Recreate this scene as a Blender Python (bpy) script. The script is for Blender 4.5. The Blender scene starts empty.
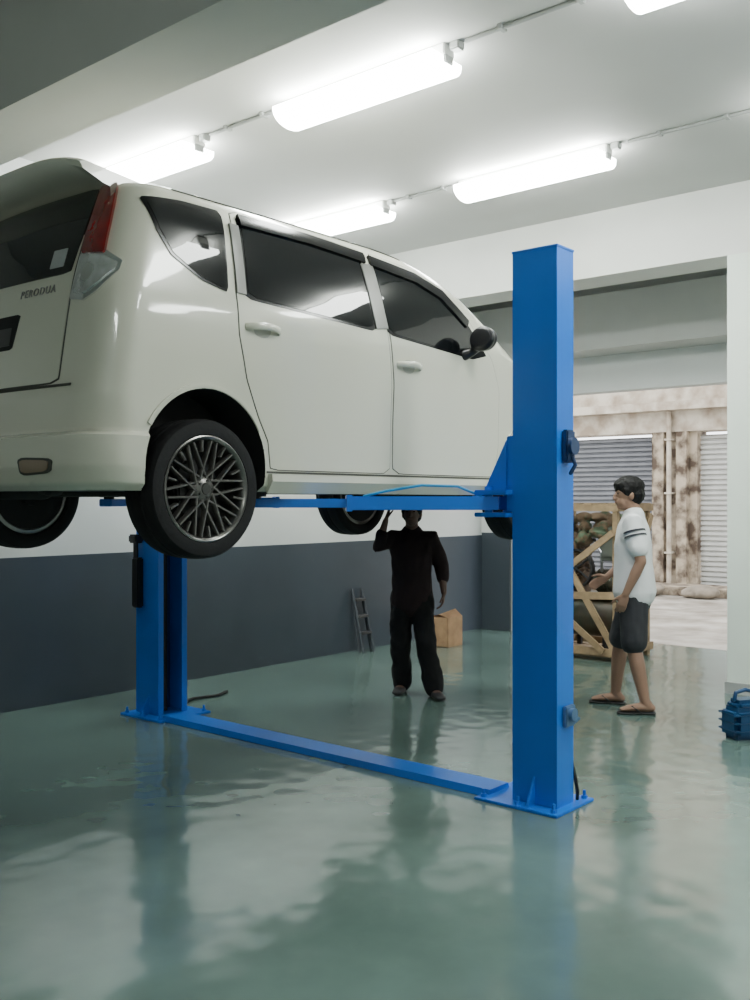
import bpy, bmesh, math, random
from mathutils import Vector, Matrix, noise
random.seed(7)
V = Vector
PAR = []          # (child,parent)
COL = bpy.context.scene.collection

# ------------------------------------------------------------------ materials
def mat(name, col, rough=0.5, metal=0.0, coat=0.0, var=0.0, vscale=4.0, bump=0.0, bscale=20.0, emit=None, estr=0.0, spec=0.5, rvar=0.0, col2=None, lo=0.3, hi=0.7, coatn=False, crough=0.04, bdetail=2.0):
    m = bpy.data.materials.new(name); m.use_nodes = True
    nt = m.node_tree; b = nt.nodes['Principled BSDF']
    b.inputs['Base Color'].default_value = (*col, 1)
    b.inputs['Roughness'].default_value = rough
    b.inputs['Metallic'].default_value = metal
    b.inputs['Coat Weight'].default_value = coat
    b.inputs['Coat Roughness'].default_value = crough
    b.inputs['Specular IOR Level'].default_value = spec
    if emit:
        b.inputs['Emission Color'].default_value = (*emit, 1)
        b.inputs['Emission Strength'].default_value = estr
    tc = nt.nodes.new('ShaderNodeTexCoord')
    if var > 0 or rvar > 0 or col2:
        n = nt.nodes.new('ShaderNodeTexNoise'); n.inputs['Scale'].default_value = vscale
        n.inputs['Detail'].default_value = 6
        nt.links.new(tc.outputs['Object'], n.inputs['Vector'])
        r = nt.nodes.new('ShaderNodeValToRGB')
        r.color_ramp.elements[0].position = lo; r.color_ramp.elements[1].position = hi
        c2 = col2 if col2 else tuple(min(1, c*(1+var)) for c in col)
        c1 = tuple(c*(1-var) for c in col)
        r.color_ramp.elements[0].color = (*c1, 1); r.color_ramp.elements[1].color = (*c2, 1)
        nt.links.new(n.outputs['Fac'], r.inputs['Fac'])
        nt.links.new(r.outputs['Color'], b.inputs['Base Color'])
        if rvar > 0:
            mr = nt.nodes.new('ShaderNodeMapRange')
            mr.inputs['To Min'].default_value = max(0, rough-rvar); mr.inputs['To Max'].default_value = rough+rvar
            nt.links.new(n.outputs['Fac'], mr.inputs['Value'])
            nt.links.new(mr.outputs['Result'], b.inputs['Roughness'])
    if bump > 0:
        n2 = nt.nodes.new('ShaderNodeTexNoise'); n2.inputs['Scale'].default_value = bscale
        n2.inputs['Detail'].default_value = bdetail
        nt.links.new(tc.outputs['Object'], n2.inputs['Vector'])
        bp = nt.nodes.new('ShaderNodeBump'); bp.inputs['Strength'].default_value = bump
        bp.inputs['Distance'].default_value = 0.02
        nt.links.new(n2.outputs['Fac'], bp.inputs['Height'])
        nt.links.new(bp.outputs['Normal'], b.inputs['Normal'])
        if coatn: nt.links.new(bp.outputs['Normal'], b.inputs['Coat Normal'])
    return m

M_wall = mat('wall_paint', (0.64,0.66,0.65), 0.6, var=0.03, vscale=2, bump=0.05)
M_ceil = mat('ceiling_paint', (0.52,0.522,0.505), 0.7, var=0.04, vscale=1.2)
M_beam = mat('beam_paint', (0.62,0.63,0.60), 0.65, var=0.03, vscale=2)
M_beam_shade = mat('beam_paint_shaded', (0.54,0.55,0.52), 0.65, var=0.03, vscale=2)  # beam paint darkened: shade on the near beam put into its colour
M_pillar = mat('pillar_paint', (0.66,0.73,0.66), 0.5, var=0.03, vscale=2)
M_dado = mat('dado_paint', (0.046,0.060,0.078), 0.45, var=0.06, vscale=3)
M_floor = mat('epoxy_floor', (0.118,0.182,0.162), 0.16, var=0.20, vscale=1.6, bump=0.16, bscale=7.0, rvar=0.07, spec=0.6, coat=0.45, coatn=True, crough=0.08, bdetail=0.0)
M_blue = mat('blue_lift_paint', (0.003,0.150,0.66), 0.32, var=0.05, vscale=3, coat=0.15)
M_bluedk = mat('blue_dark_channel', (0.004,0.035,0.15), 0.5, var=0.1)
M_black = mat('black_rubber', (0.012,0.012,0.013), 0.6, var=0.1)
M_blackp = mat('black_plastic', (0.014,0.014,0.015), 0.3, var=0.05)
M_steel = mat('zinc_steel', (0.4,0.4,0.42), 0.35, metal=0.9, var=0.08)
M_chrome = mat('chrome', (0.8,0.8,0.8), 0.12, metal=1.0)
M_paint = mat('cream_car_paint', (0.65,0.645,0.54), 0.25, coat=0.9, var=0.01, vscale=1)
M_seam = mat('panel_gap', (0.06,0.06,0.05), 0.7)
M_glass = mat('tinted_glass', (0.004,0.005,0.006), 0.02, spec=0.5)
M_visor = mat('smoke_visor', (0.008,0.008,0.009), 0.15, spec=0.4)
M_pblack = mat('gloss_pillar_trim', (0.20,0.20,0.185), 0.3)
M_under = mat('underbody_dark', (0.012,0.012,0.012), 0.8, var=0.2)
M_tyre = mat('tyre_rubber', (0.011,0.011,0.012), 0.75, var=0.15, vscale=8, bump=0.1, bscale=60, spec=.3)
M_rim = mat('gunmetal_alloy', (0.16,0.155,0.145), 0.35, metal=0.7, var=0.05)
M_lip = mat('polished_lip', (0.22,0.215,0.205), 0.28, metal=0.9)
M_hub = mat('dark_hub', (0.08,0.08,0.075), 0.3, metal=0.7)
M_red = mat('red_lens', (0.20,0.002,0.004), 0.08, coat=0.9, var=.3, vscale=14)
M_clear = mat('clear_lens', (0.78,0.79,0.78), 0.10, metal=0.7, coat=0.9, var=0.2, vscale=22)
M_amber = mat('reflector_lens', (0.30,0.23,0.17), 0.25)
M_white = mat('white_enamel', (0.80,0.80,0.78), 0.4, var=0.01)
M_tube = mat('lit_diffuser', (1,1,1), 0.4, emit=(0.95,1.0,0.95), estr=46)
M_conduit = mat('grey_conduit', (0.32,0.33,0.32), 0.4, var=0.03)
M_header = mat('header_paint', (0.48,0.49,0.47), 0.6, var=0.03)
M_wood = mat('pale_crate_wood', (0.26,0.18,0.10), 0.75, var=0.3, vscale=9)
M_green = mat('green_machine', (0.030,0.050,0.032), 0.45, vscale=8, var=.2, col2=(0.085,0.06,0.038))
M_brown = mat('brown_cast_iron', (0.12,0.075,0.045), 0.6, var=0.35, vscale=10)
M_card = mat('cardboard', (0.36,0.22,0.12), 0.8, var=0.2, vscale=8)
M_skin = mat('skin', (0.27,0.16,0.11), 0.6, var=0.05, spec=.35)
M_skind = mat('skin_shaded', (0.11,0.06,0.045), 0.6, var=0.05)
M_hair = mat('black_hair', (0.006,0.0055,0.0055), 0.6, bump=0.25, bscale=40, spec=.25)
M_tee = mat('white_cotton', (0.76,0.77,0.78), 0.85, var=0.03, bump=0.25, bscale=11)
M_print = mat('shirt_print', (0.05,0.05,0.06), 0.8)
M_short = mat('charcoal_cotton', (0.026,0.027,0.032), 0.85, var=0.1, bump=0.2, bscale=12)
M_dtee = mat('dark_maroon_cotton', (0.022,0.013,0.014), 0.9, var=0.2, bump=0.3, bscale=12, spec=.3)
M_dtrou = mat('black_trouser', (0.009,0.009,0.010), 0.9, var=0.2, bump=0.3, bscale=12, spec=.3)
M_eye = mat('dark_eye', (0.03,0.02,0.015), 0.2)
M_lips = mat('lips', (0.20,0.09,0.07), 0.5)
M_ochre = mat('weathered_plaster', (0.08,0.053,0.033), 0.85, var=0.25, vscale=4.5, col2=(0.36,0.30,0.22), lo=.38, hi=.60)
M_ledge = mat('concrete_ledge', (0.25,0.20,0.145), 0.85, vscale=3.4, col2=(0.46,0.415,0.335), lo=.36, hi=.62)
M_outg = mat('outside_concrete', (0.18,0.155,0.12), 0.8, vscale=2.5, col2=(0.42,0.39,0.34))
M_sack = mat('dusty_sack', (0.20,0.17,0.13), 0.9, var=0.3, vscale=5)
def slat_mat(name, c1, c2, scale):
    m = bpy.data.materials.new(name); m.use_nodes = True; nt = m.node_tree; b = nt.nodes['Principled BSDF']
    tc = nt.nodes.new('ShaderNodeTexCoord'); w = nt.nodes.new('ShaderNodeTexNoise'); w.inputs['Scale'].default_value = scale
    nt.links.new(tc.outputs['Object'], w.inputs['Vector'])
    r = nt.nodes.new('ShaderNodeValToRGB'); r.color_ramp.elements[0].color = (*c1,1); r.color_ramp.elements[1].color = (*c2,1)
    nt.links.new(w.outputs['Fac'], r.inputs['Fac']); nt.links.new(r.outputs['Color'], b.inputs['Base Color'])
    b.inputs['Roughness'].default_value = 0.5
    return m
M_shut1 = slat_mat('grey_shutter_metal', (0.075,0.08,0.088), (0.14,0.145,0.155), 5)
M_shut2 = slat_mat('pale_shutter_metal', (0.30,0.30,0.275), (0.46,0.46,0.43), 5)

# ------------------------------------------------------------------ mesh helpers
def reg(o, parent=None, label=None, category=None, kind=None, group=None):
    if parent is not None: PAR.append((o, parent))
    if label: o['label'] = label
    if category: o['category'] = category
    if kind: o['kind'] = kind
    if group: o['group'] = group
    return o

def mesh_obj(name, verts, faces, material, smooth=False, parent=None, sharp=None, **kw):
    verts = [V(v) for v in verts]
    lo = V((min(v.x for v in verts), min(v.y for v in verts), min(v.z for v in verts)))
    hi = V((max(v.x for v in verts), max(v.y for v in verts), max(v.z for v in verts)))
    c = V(((lo.x+hi.x)/2, (lo.y+hi.y)/2, lo.z))
    me = bpy.data.meshes.new(name)
    me.from_pydata([v-c for v in verts], [], faces)
    bm = bmesh.new(); bm.from_mesh(me); bmesh.ops.recalc_face_normals(bm, faces=bm.faces); bm.to_mesh(me); bm.free()
    if smooth: me.polygons.foreach_set('use_smooth', [True]*len(me.polygons))
    if sharp: me.set_sharp_from_angle(angle=math.radians(sharp))
    mats = material if isinstance(material, (list, tuple)) else [material]
    for m in mats: me.materials.append(m)
    o = bpy.data.objects.new(name, me); o.location = c; COL.objects.link(o)
    return reg(o, parent, **kw)

def bm_obj(name, bm, material, smooth=False, parent=None, **kw):
    bm.verts.ensure_lookup_table(); bm.verts.index_update()
    vs = [v.co.copy() for v in bm.verts]; fs = [[v.index for v in f.verts] for f in bm.faces]
    bm.free()
    return mesh_obj(name, vs, fs, material, smooth, parent, sharp=(40 if smooth else None), **kw)

def root(name, loc, label, category, group=None):
    o = bpy.data.objects.new(name, None); o.empty_display_size = 0.2; o.location = loc; COL.objects.link(o)
    return reg(o, None, label, category, None, group)

def add_box(bm, x0,x1,y0,y1,z0,z1, bevel=0.0, M=None):
    b2 = bmesh.new()
    bmesh.ops.create_cube(b2, size=1)
    bmesh.ops.scale(b2, vec=(x1-x0,y1-y0,z1-z0), verts=b2.verts)
    if bevel>0: bmesh.ops.bevel(b2, geom=list(b2.edges), offset=bevel, segments=2, affect='EDGES')
    bmesh.ops.translate(b2, vec=((x0+x1)/2,(y0+y1)/2,(z0+z1)/2), verts=b2.verts)
    if M is not None: bmesh.ops.transform(b2, matrix=M, verts=b2.verts)
    merge(bm, b2)

def merge(bm, b2):
    b2.verts.index_update()
    mp = [bm.verts.new(v.co) for v in b2.verts]
    for f in b2.faces:
        try: bm.faces.new([mp[v.index] for v in f.verts])
        except ValueError: pass
    b2.free()

def box(name, x0,x1,y0,y1,z0,z1, m, bevel=0.0, parent=None, **kw):
    bm = bmesh.new(); add_box(bm, x0,x1,y0,y1,z0,z1, bevel)
    return bm_obj(name, bm, m, False, parent, **kw)

def frame(t, side=None):
    t = t.normalized()
    if side is None or abs(side.normalized().dot(t))>0.98:
        side = V((0,0,1)) if abs(t.z)<0.9 else V((1,0,0))
    a = (side - t*side.dot(t)).normalized(); b = t.cross(a)
    return t,a,b

def tube(bm, pts, rads, side=None, seg=14, cap=True):
    """closed tube with rounded caps; rads scalar or (ra,rb)"""
    pts = [V(p) for p in pts]
    rads = [(r,r) if not isinstance(r,(tuple,list)) else r for r in rads]
    rings = []
    n = len(pts)
    def ring(c,a,b,ra,rb):
        return [bm.verts.new(c + a*(ra*math.cos(2*math.pi*k/seg)) + b*(rb*math.sin(2*math.pi*k/seg))) for k in range(seg)]
    tans = []
    for i in range(n):
        if i==0: t = pts[1]-pts[0]
        elif i==n-1: t = pts[-1]-pts[-2]
        else: t = (pts[i+1]-pts[i]).normalized()+(pts[i]-pts[i-1]).normalized()
        tans.append(t.normalized())
    for i in range(n):
        t,a,b = frame(tans[i], side)
        if i>0 and side is None:
            a = (pa - t*pa.dot(t)).normalized(); b = t.cross(a)
        pa = a
        ra,rb = rads[i]; m = min(ra,rb)
        if i==0 and cap:
            for q in (80,50,25):
                q = math.radians(q)
                rings.append(ring(pts[0]-t*m*math.sin(q), a,b, ra*math.cos(q), rb*math.cos(q)))
        rings.append(ring(pts[i],a,b,ra,rb))
        if i==n-1 and cap:
            for q in (25,50,80):
                q = math.radians(q)
                rings.append(ring(pts[-1]+t*m*math.sin(q), a,b, ra*math.cos(q), rb*math.cos(q)))
    for r0,r1 in zip(rings, rings[1:]):
        for k in range(seg):
            bm.faces.new([r0[k], r0[(k+1)%seg], r1[(k+1)%seg], r1[k]])
    bm.faces.new(rings[0][::-1]); bm.faces.new(rings[-1])

def cyl(bm, p0, p1, r, seg=16, r1=None):
    r1 = r if r1 is None else r1
    p0=V(p0); p1=V(p1)
    tube(bm, [p0,p1],[r,r1], seg=seg, cap=False)

def blob(bm, c, ax, seg=18, rgs=12):
    """ellipsoid; ax = 3 vectors scaled"""
    c=V(c); X,Y,Z = [V(a) for a in ax]
    rows=[]
    for i in range(1,rgs):
        th = math.pi*i/rgs
        rows.append([bm.verts.new(c+Z*math.cos(th)+(X*math.cos(2*math.pi*k/seg)+Y*math.sin(2*math.pi*k/seg))*math.sin(th)) for k in range(seg)])
    top=bm.verts.new(c+Z); bot=bm.verts.new(c-Z)
    for r0,r1 in zip(rows,rows[1:]):
        for k in range(seg): bm.faces.new([r0[k],r1[k],r1[(k+1)%seg],r0[(k+1)%seg]])
    for k in range(seg):
        bm.faces.new([top,rows[0][k],rows[0][(k+1)%seg]]); bm.faces.new([bot,rows[-1][(k+1)%seg],rows[-1][k]])

def lathe(bm, prof, c, axis='Y', seg=48):
    """prof: (r, y) list, closed loop"""
    c=V(c); rows=[]
    for r,y in prof:
        row=[]
        for k in range(seg):
            a=2*math.pi*k/seg
            if axis=='Y': p=V((r*math.cos(a), y, r*math.sin(a)))
            elif axis=='Z': p=V((r*math.cos(a), r*math.sin(a), y))
            else: p=V((y, r*math.cos(a), r*math.sin(a)))
            row.append(bm.verts.new(c+p))
        rows.append(row)
    n=len(rows)
    for i in range(n):
        r0,r1=rows[i],rows[(i+1)%n]
        for k in range(seg): bm.faces.new([r0[k],r0[(k+1)%seg],r1[(k+1)%seg],r1[k]])

def remesh(name, bm, voxel, material, parent=None, smooth_it=3, **kw):
    bmesh.ops.recalc_face_normals(bm, faces=bm.faces)
    me = bpy.data.meshes.new(name+'_t'); bm.to_mesh(me); bm.free()
    o = bpy.data.objects.new(name+'_t', me); COL.objects.link(o)
    md = o.modifiers.new('r','REMESH'); md.mode='VOXEL'; md.voxel_size=voxel; md.use_smooth_shade=True
    if smooth_it:
        sm = o.modifiers.new('s','SMOOTH'); sm.iterations=smooth_it; sm.factor=0.5
    bpy.context.view_layer.update()
    dg = bpy.context.evaluated_depsgraph_get()
    m2 = bpy.data.meshes.new_from_object(o.evaluated_get(dg))
    vs=[v.co.copy() for v in m2.vertices]; fs=[list(p.vertices) for p in m2.polygons]
    bpy.data.objects.remove(o)
    return mesh_obj(name, vs, fs, material, True, parent, **kw)

def wrinkle(o, amp, scale, seed=0, zstretch=.5):
    """real cloth folds: push vertices along their normals by directional noise"""
    me=o.data; ns=[v.normal.copy() for v in me.vertices]
    for v,n in zip(me.vertices,ns):
        p=V((v.co.x*scale,v.co.y*scale,v.co.z*scale*zstretch+seed*7.3))
        a=noise.noise(p)+.5*noise.noise(p*2.1)
        k=1-abs(n.z)**2          # leave hems flat
        v.co += n*amp*a*k
    me.update()

def dup(objs, rootobj, M):
    mp={}
    for o in objs:
        c=o.copy(); COL.objects.link(c); c.matrix_basis = M @ o.matrix_basis; mp[o]=c
    for ch,pa in list(PAR):
        if ch in mp: PAR.append((mp[ch], mp.get(pa, pa)))
    return mp

# ------------------------------------------------------------------ room
CZ=3.95
YB=6.48; XF=9.6; XN=-3.0; YN=-3.5
def st(n,*a,**k): return box(n,*a,kind='structure',**k)
st('floor', XN-.2, XF+.15, YN-.2, YB+.2, -0.15, 0, M_floor)
st('ceiling', XN-.2, XF+.2, YN-.2, YB+.2, CZ, CZ+.15, M_ceil)
st('wall_back', XN-.2, XF+.2, YB, YB+.2, 0, CZ, M_wall)
st('wall_left', XN-.2, XN, YN, YB, 0, CZ, M_wall)
st('wall_near', XN-.2, XF+.2, YN-.2, YN, 0, CZ, M_wall)
bm=bmesh.new()
add_box(bm, XF,XF+.2, 6.1,YB, 0,CZ)
add_box(bm, XF,XF+.2, YN,2.9, 0,CZ)
add_box(bm, XF,XF+.2, 2.9,6.1, 2.66,CZ)
bm_obj('wall_front', bm, M_wall, kind='structure')
st('trim_1', XN, XF-.012, YB-.012, YB, 0, 1.09, M_dado)
st('trim_2', XF-.012, XF+.2, 6.09, YB-.012, 0, 1.12, mat('dado_dark',(0.045,0.058,0.072),0.45))
st('trim_3', 9.12, XF, 2.6, YB, 3.04, 3.6, M_header)       # shutter housing
st('trim_4', 2.48, 2.89, YN, YB, 3.40, CZ, M_beam_shade)
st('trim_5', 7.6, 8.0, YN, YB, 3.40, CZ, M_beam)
st('trim_6', 7.6, 8.05, 2.39, 2.84, 0, 3.40, M_pillar)
st('baseboard_pillar', 7.585, 8.065, 2.375, 2.855, 0, 0.09, M_conduit)
st('door_1', XF+.02, XF+.10, 6.02, 6.09, 0, 2.66, M_conduit)

# ------------------------------------------------------------------ outside
st('ground_outside', XF+.15, 22, -6, 20, -0.20, -0.04, M_outg)
FX=16.0
bm=bmesh.new()
add_box(bm, FX,FX+.4,-4,3.7,-.05,2.65); add_box(bm, FX,FX+.4,6.48,7.28,-.05,2.65); add_box(bm,FX,FX+.4,10.4,16,-.05,2.65)
add_box(bm, FX-.12,FX+.02,6.62,6.80,-.05,2.65); add_box(bm, FX-.12,FX+.02,7.02,7.2,-.05,2.65)
bm_obj('wall_opposite', bm, M_ochre, kind='structure')
bm=bmesh.new()
add_box(bm, FX-.1,FX+.4,-4,16,2.65,3.0); add_box(bm, FX-.35,FX+.4,-4,16,3.0,3.14); add_box(bm, FX,FX+.4,-4,16,3.14,6.0)
bm_obj('wall_opposite_upper', bm, M_ledge, kind='structure')
def shutter(y0,y1,m,label):
    r=root('roller_shutter',(FX+.15,(y0+y1)/2,-.04),label,'shutter')
    n=int(2.7/0.085); vs=[];fs=[]
    for i in range(n):
        z=-.04+i*0.085
        b=len(vs)
        prof=[(0.04,0),(0.0,0.02),(0.0,0.06),(0.04,0.078),(0.04,0.085)]
        for (dx,dz) in prof: vs += [(FX+.12+dx,y0,z+dz),(FX+.12+dx,y1,z+dz)]
        for k in range(4): fs.append([b+2*k,b+2*k+1,b+2*k+3,b+2*k+2])
    mesh_obj('slat_curtain',vs,fs,m,False,r)
    box('bottom_bar',FX+.09,FX+.17,y0,y1,-.04,.05,M_conduit,0.004,r)
shutter(7.29,10.39,M_shut1,'dark grey closed metal roller shutter across the street')
shutter(3.71,6.47,M_shut2,'pale grey closed metal roller shutter across the street')
bm=bmesh.new(); cyl(bm,(FX-.17,6.9,-.04),(FX-.17,6.9,2.98),.04,12)
for z in (.6,1.6,2.5): add_box(bm,FX-.23,FX-.005,6.84,6.96,z,z+.03)
bm_obj('drain_pipe',bm,M_ledge,True,label='stained vertical drain pipe on a weathered wall',category='pipe')
bm=bmesh.new(); add_box(bm,15.2,15.99,-4,16,-.05,.1,.02); bm_obj('kerb',bm,M_ochre,kind='structure')
def sack(c,ang,s):
    bm=bmesh.new(); ca,sa=math.cos(ang),math.sin(ang)
    blob(bm,(c[0],c[1],c[2]+.10*s),[(ca*.30*s,sa*.30*s,0),(-sa*.19*s,ca*.19*s,0),(0,0,.11*s)])
    blob(bm,(c[0]+ca*.18*s,c[1]+sa*.18*s,c[2]+.08*s),[(ca*.16*s,sa*.16*s,0),(-sa*.17*s,ca*.17*s,0),(0,0,.085*s)])
    o=remesh('sack',bm,.02,M_sack,None,2,label='dusty grey-brown filled sack lying by the kerb',category='sack',group='sacks by the kerb')
    wrinkle(o,.03,6,c[1],1); return o
for (x,y,a,s) in ((15.0,6.0,1.4,1.0),(14.9,5.2,1.7,.9),(15.0,6.9,1.2,1.1),(14.95,7.7,1.6,.9)): sack((x,y,-.04),a,s)

# ------------------------------------------------------------------ lights
def fixture(x,yc,grp='ceiling batten lights'):
    r=root('fluorescent_light',(x,yc,CZ),'white fluorescent batten on the ceiling, lit','light',grp)
    L=.62; parts=[r]
    bm=bmesh.new(); add_box(bm,x-.05,x+.05,yc-L,yc+L,3.885,3.95,.006)
    parts.append(bm_obj('housing',bm,M_white,False,r))
    vs=[];fs=[];K=10
    prof=[(.14*math.cos(math.radians(a)), 3.872-.082*math.sin(math.radians(a))) for a in [180*k/K for k in range(K+1)]]
    prof=[(.14,3.890)]+prof+[(-.14,3.890)]
    for y in (yc-.6,yc+.6):
        for (dx,z) in prof: vs.append((x+dx,y,z))
    n=len(prof)
    for k in range(n): fs.append([k,(k+1)%n,n+(k+1)%n,n+k])
    fs.append(list(range(n))); fs.append([n+k for k in range(n)])
    parts.append(mesh_obj('diffuser',vs,fs,M_tube,True,r,sharp=40))
    for s in (-1,1):
        bm=bmesh.new(); add_box(bm,x-.04,x+.04,yc+s*.612-.008,yc+s*.612+.008,3.85,3.90,.005)
        parts.append(bm_obj('end_cap',bm,M_conduit,False,r))
    bm=bmesh.new()
    add_box(bm,x-.03,x+.03,yc-L-.08,yc-L-.02,3.905,3.95,.006)
    parts.append(bm_obj('junction_box',bm,M_conduit,False,r))
    return r,parts
r0,P0=fixture(4.3,3.73)
for (x,y) in ((4.3,5.80),(4.3,1.45),(4.3,-.9),(6.22,3.76),(6.22,5.75),(6.22,1.35),(6.22,-1.0),(-1.3,-.6)):  # last position is an added lamp, out of view, brightening the car's rear
    dup(P0,r0,Matrix.Translation((x-4.3,y-3.73,0)))
for x in (4.3,6.22):
    for (ya,yb) in ((5.07,4.38),(3.0,2.10),(0.70,-.2)):
        bm=bmesh.new(); cyl(bm,(x,ya,3.938),(x,yb,3.938),.012,10)
        for t in (.25,.75):
            yy=ya+(yb-ya)*t; add_box(bm,x-.03,x+.03,yy-.012,yy+.012,3.925,3.95)
        bm_obj('conduit_pipe',bm,M_conduit,True,label='thin grey electrical conduit clipped under the ceiling',category='pipe',group='ceiling conduits')

# ------------------------------------------------------------------ CAR
CX,CY,CZ0 = 2.26,4.25,1.34
TAB=[ #h, xr, xf, w, rrx, rry, rfx, rfy
(0.20,.08,4.02,.805,.22,.22,.45,.40),
(0.23,.025,4.12,.845,.22,.22,.45,.40),
(0.30,-.005,4.19,.862,.22,.22,.45,.42),
(0.432,-.022,4.22,.866,.22,.22,.45,.42),
(0.448,.034,4.22,.840,.22,.22,.45,.42),
(0.60,.022,4.20,.846,.21,.21,.45,.42),
(0.66,.035,4.17,.848,.20,.20,.45,.42),
(0.80,.045,4.10,.852,.20,.20,.45,.42),
(0.95,.058,3.96,.852,.20,.20,.45,.42),
(1.02,.068,3.76,.849,.20,.20,.45,.42),
(1.06,.075,3.52,.845,.20,.19,.45,.42),
(1.12,.088,3.42,.836,.20,.18,.45,.42),
(1.25,.13,3.22,.814,.20,.17,.45,.42),
(1.40,.19,2.95,.782,.20,.16,.45,.40),
(1.48,.225,2.73,.755,.20,.15,.42,.38),
(1.54,.265,2.48,.715,.20,.15,.40,.36),
(1.580,.32,2.20,.660,.20,.15,.35,.32),
(1.605,.45,1.95,.575,.2,.15,.28,.22),
(1.622,.65,1.70,.45,.2,.15,.25,.18),
(1.632,.90,1.50,.28,.2,.12,.25,.14)]
def lin(h):
    h=max(TAB[0][0],min(TAB[-1][0],h))
    for a,b in zip(TAB,TAB[1:]):
        if h<=b[0]:
            k=(h-a[0])/(b[0]-a[0]); return [a[i]+(b[i]-a[i])*k for i in range(1,8)]
    return list(TAB[-1][1:])
def Ph(h):
    s=.03 if 1.10<h<1.50 else (.015 if h>.5 else .004); acc=[0]*7
    for k in (-1,-.5,0,.5,1):
        q=lin(h+k*s)
        for i in range(7): acc[i]+=q[i]/5
    return acc
def loc_S(t,h):
    sg=1
    if t<0: t=-t; sg=-1
    if t>5: t=10-t; sg=-1
    xr,xf,w,rrx,rry,rfx,rfy=Ph(h)
    br=.05*((w-rry)/w)**2; bf=.14*((w-rfy)/w)**2
    xa=xr+rrx; xb=xf-rfx
    if t<=1: y=t*(w-rry); x=xr+.05*(y/w)**2
    elif t<=2:
        p=(t-1)*math.pi/2; x=xr+br+(rrx-br)*(1-math.cos(p)); y=w-rry+rry*math.sin(p)
    elif t<=3: x=xa+(t-2)*(xb-xa); y=w
    elif t<=4:
        p=(t-3)*math.pi/2; x=xb+(rfx-bf)*math.sin(p); y=w-rfy+rfy*math.cos(p)
    else: y=(5-t)*(w-rfy); x=xf-.14*(y/w)**2
    if h<.6:   # side doors stay flat between the arches: blend the lip away there
        k=max(0,min(1,(x-.75)/.2))*max(0,min(1,(3.3-x)/.2))
        y*=1-k*max(0,(w-.846))/w if w>.846 else 1+k*(.846-w)/w*(1 if h>.44 else 0)
    y*=(1-.025*((x-1.9)/2)**2)
    return x,sg*y
def S(t,h):
    x,y=loc_S(t,h); return V((CX+x,CY-y,CZ0+h))
def side_t(x,h):
    xr,xf,w,rrx,rry,rfx,rfy=Ph(h)
    br=.05*((w-rry)/w)**2; bf=.14*((w-rfy)/w)**2
    xa=xr+rrx; xb=xf-rfx
    if x<xa: return 1+math.acos(max(-1,min(1,1-(x-xr-br)/(rrx-br))))/(math.pi/2)
    if x<=xb: return 2+(x-xa)/(xb-xa)
    return 3+math.asin(max(-1,min(1,(x-xb)/(rfx-bf))))/(math.pi/2)
def N(t,h):
    e=.01
    a=S(t+e,h)-S(t-e,h); b=S(t,h+e)-S(t,h-e); n=a.cross(b)
    if n.length<1e-9: return V((0,-1,0))
    n.normalize()
    c=S(t,h)-V((CX+1.9,CY,CZ0+.6))
    c=V((c.x*.2,c.y,0)) if 1.5<t<3.5 else c
    return n if n.dot(c)>0 else -n
def surf_side(p): t=side_t(p[0],p[1]); return S(t,p[1]),N(t,p[1])
def surf_t(p): return S(p[0],p[1]),N(p[0],p[1])
def sh_(poly):   # windows lean: upper points sit slightly further back
    return [(x-.055*max(0,(h-1.1)/.37),h) for (x,h) in poly]
def chaikin(poly,n=2,k=.2):
    for _ in range(n):
        q=[]
        for i in range(len(poly)):
            a=V(poly[i]); b=V(poly[(i+1)%len(poly)])
            q.append(a.lerp(b,k)); q.append(a.lerp(b,1-k))
        poly=q
    return [tuple(p) for p in poly]
def patch(name,poly,surf,off,m,parent,rings=12,step=.03,rnd=.12,its=2,grow=0,**kw):
    poly=chaikin([tuple(p) for p in poly],its,rnd) if rnd else poly
    pts=[]
    for i in range(len(poly)):
        a=V(poly[i]); b=V(poly[(i+1)%len(poly)]); n=max(1,int((b-a).length/step))
        for k in range(n): pts.append(a.lerp(b,k/n))
    c=V((0,0))
    for p in pts: c+=p
    c/=len(pts)
    if grow: pts=[p+(p-c).normalized()*grow for p in pts]
    vs=[];fs=[];n=len(pts)
    def put(p,o):
        s,nn=surf(p); vs.append(s+nn*o)
    for p in pts: put(p,-.004)
    for p in pts: put(p,off)
    for r in range(1,rings):
        k=1-r/rings
        for p in pts: put(c+(p-c)*k,off)
    put(c,off)
    for r in range(rings):
        for i in range(n): fs.append([r*n+i,r*n+(i+1)%n,(r+1)*n+(i+1)%n,(r+1)*n+i])
    L=rings*n
    for i in range(n): fs.append([L+i,L+(i+1)%n,len(vs)-1])
    return mesh_obj(name,vs,fs,m,True,parent,sharp=30,**kw)
def ribbon(name,path,surf,width,off,m,parent,step=.02,sharp=30,**kw):
    pts=[]
    for a,b in zip(path,path[1:]):
        a=V(a);b=V(b);n=max(1,int((b-a).length/step))
        for k in range(n): pts.append(a.lerp(b,k/n))
    pts.append(V(path[-1]))
    vs=[];fs=[]
    for i,p in enumerate(pts):
        d=(pts[min(i+1,len(pts)-1)]-pts[max(i-1,0)]).normalized(); q=V((-d.y,d.x))*width/2
        for (s,o) in ((-1,-.003),(-1,off),(0,off*1.15),(1,off),(1,-.003)):
            P,n=surf(p+q*s); vs.append(P+n*o)
    for i in range(len(pts)-1):
        for k in range(4): fs.append([i*5+k,i*5+k+1,(i+1)*5+k+1,(i+1)*5+k])
    fs.append([0,1,2,3,4]); e=(len(pts)-1)*5; fs.append([e,e+1,e+2,e+3,e+4])
    return mesh_obj(name,vs,fs,m,True,parent,sharp=sharp,**kw)

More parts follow.
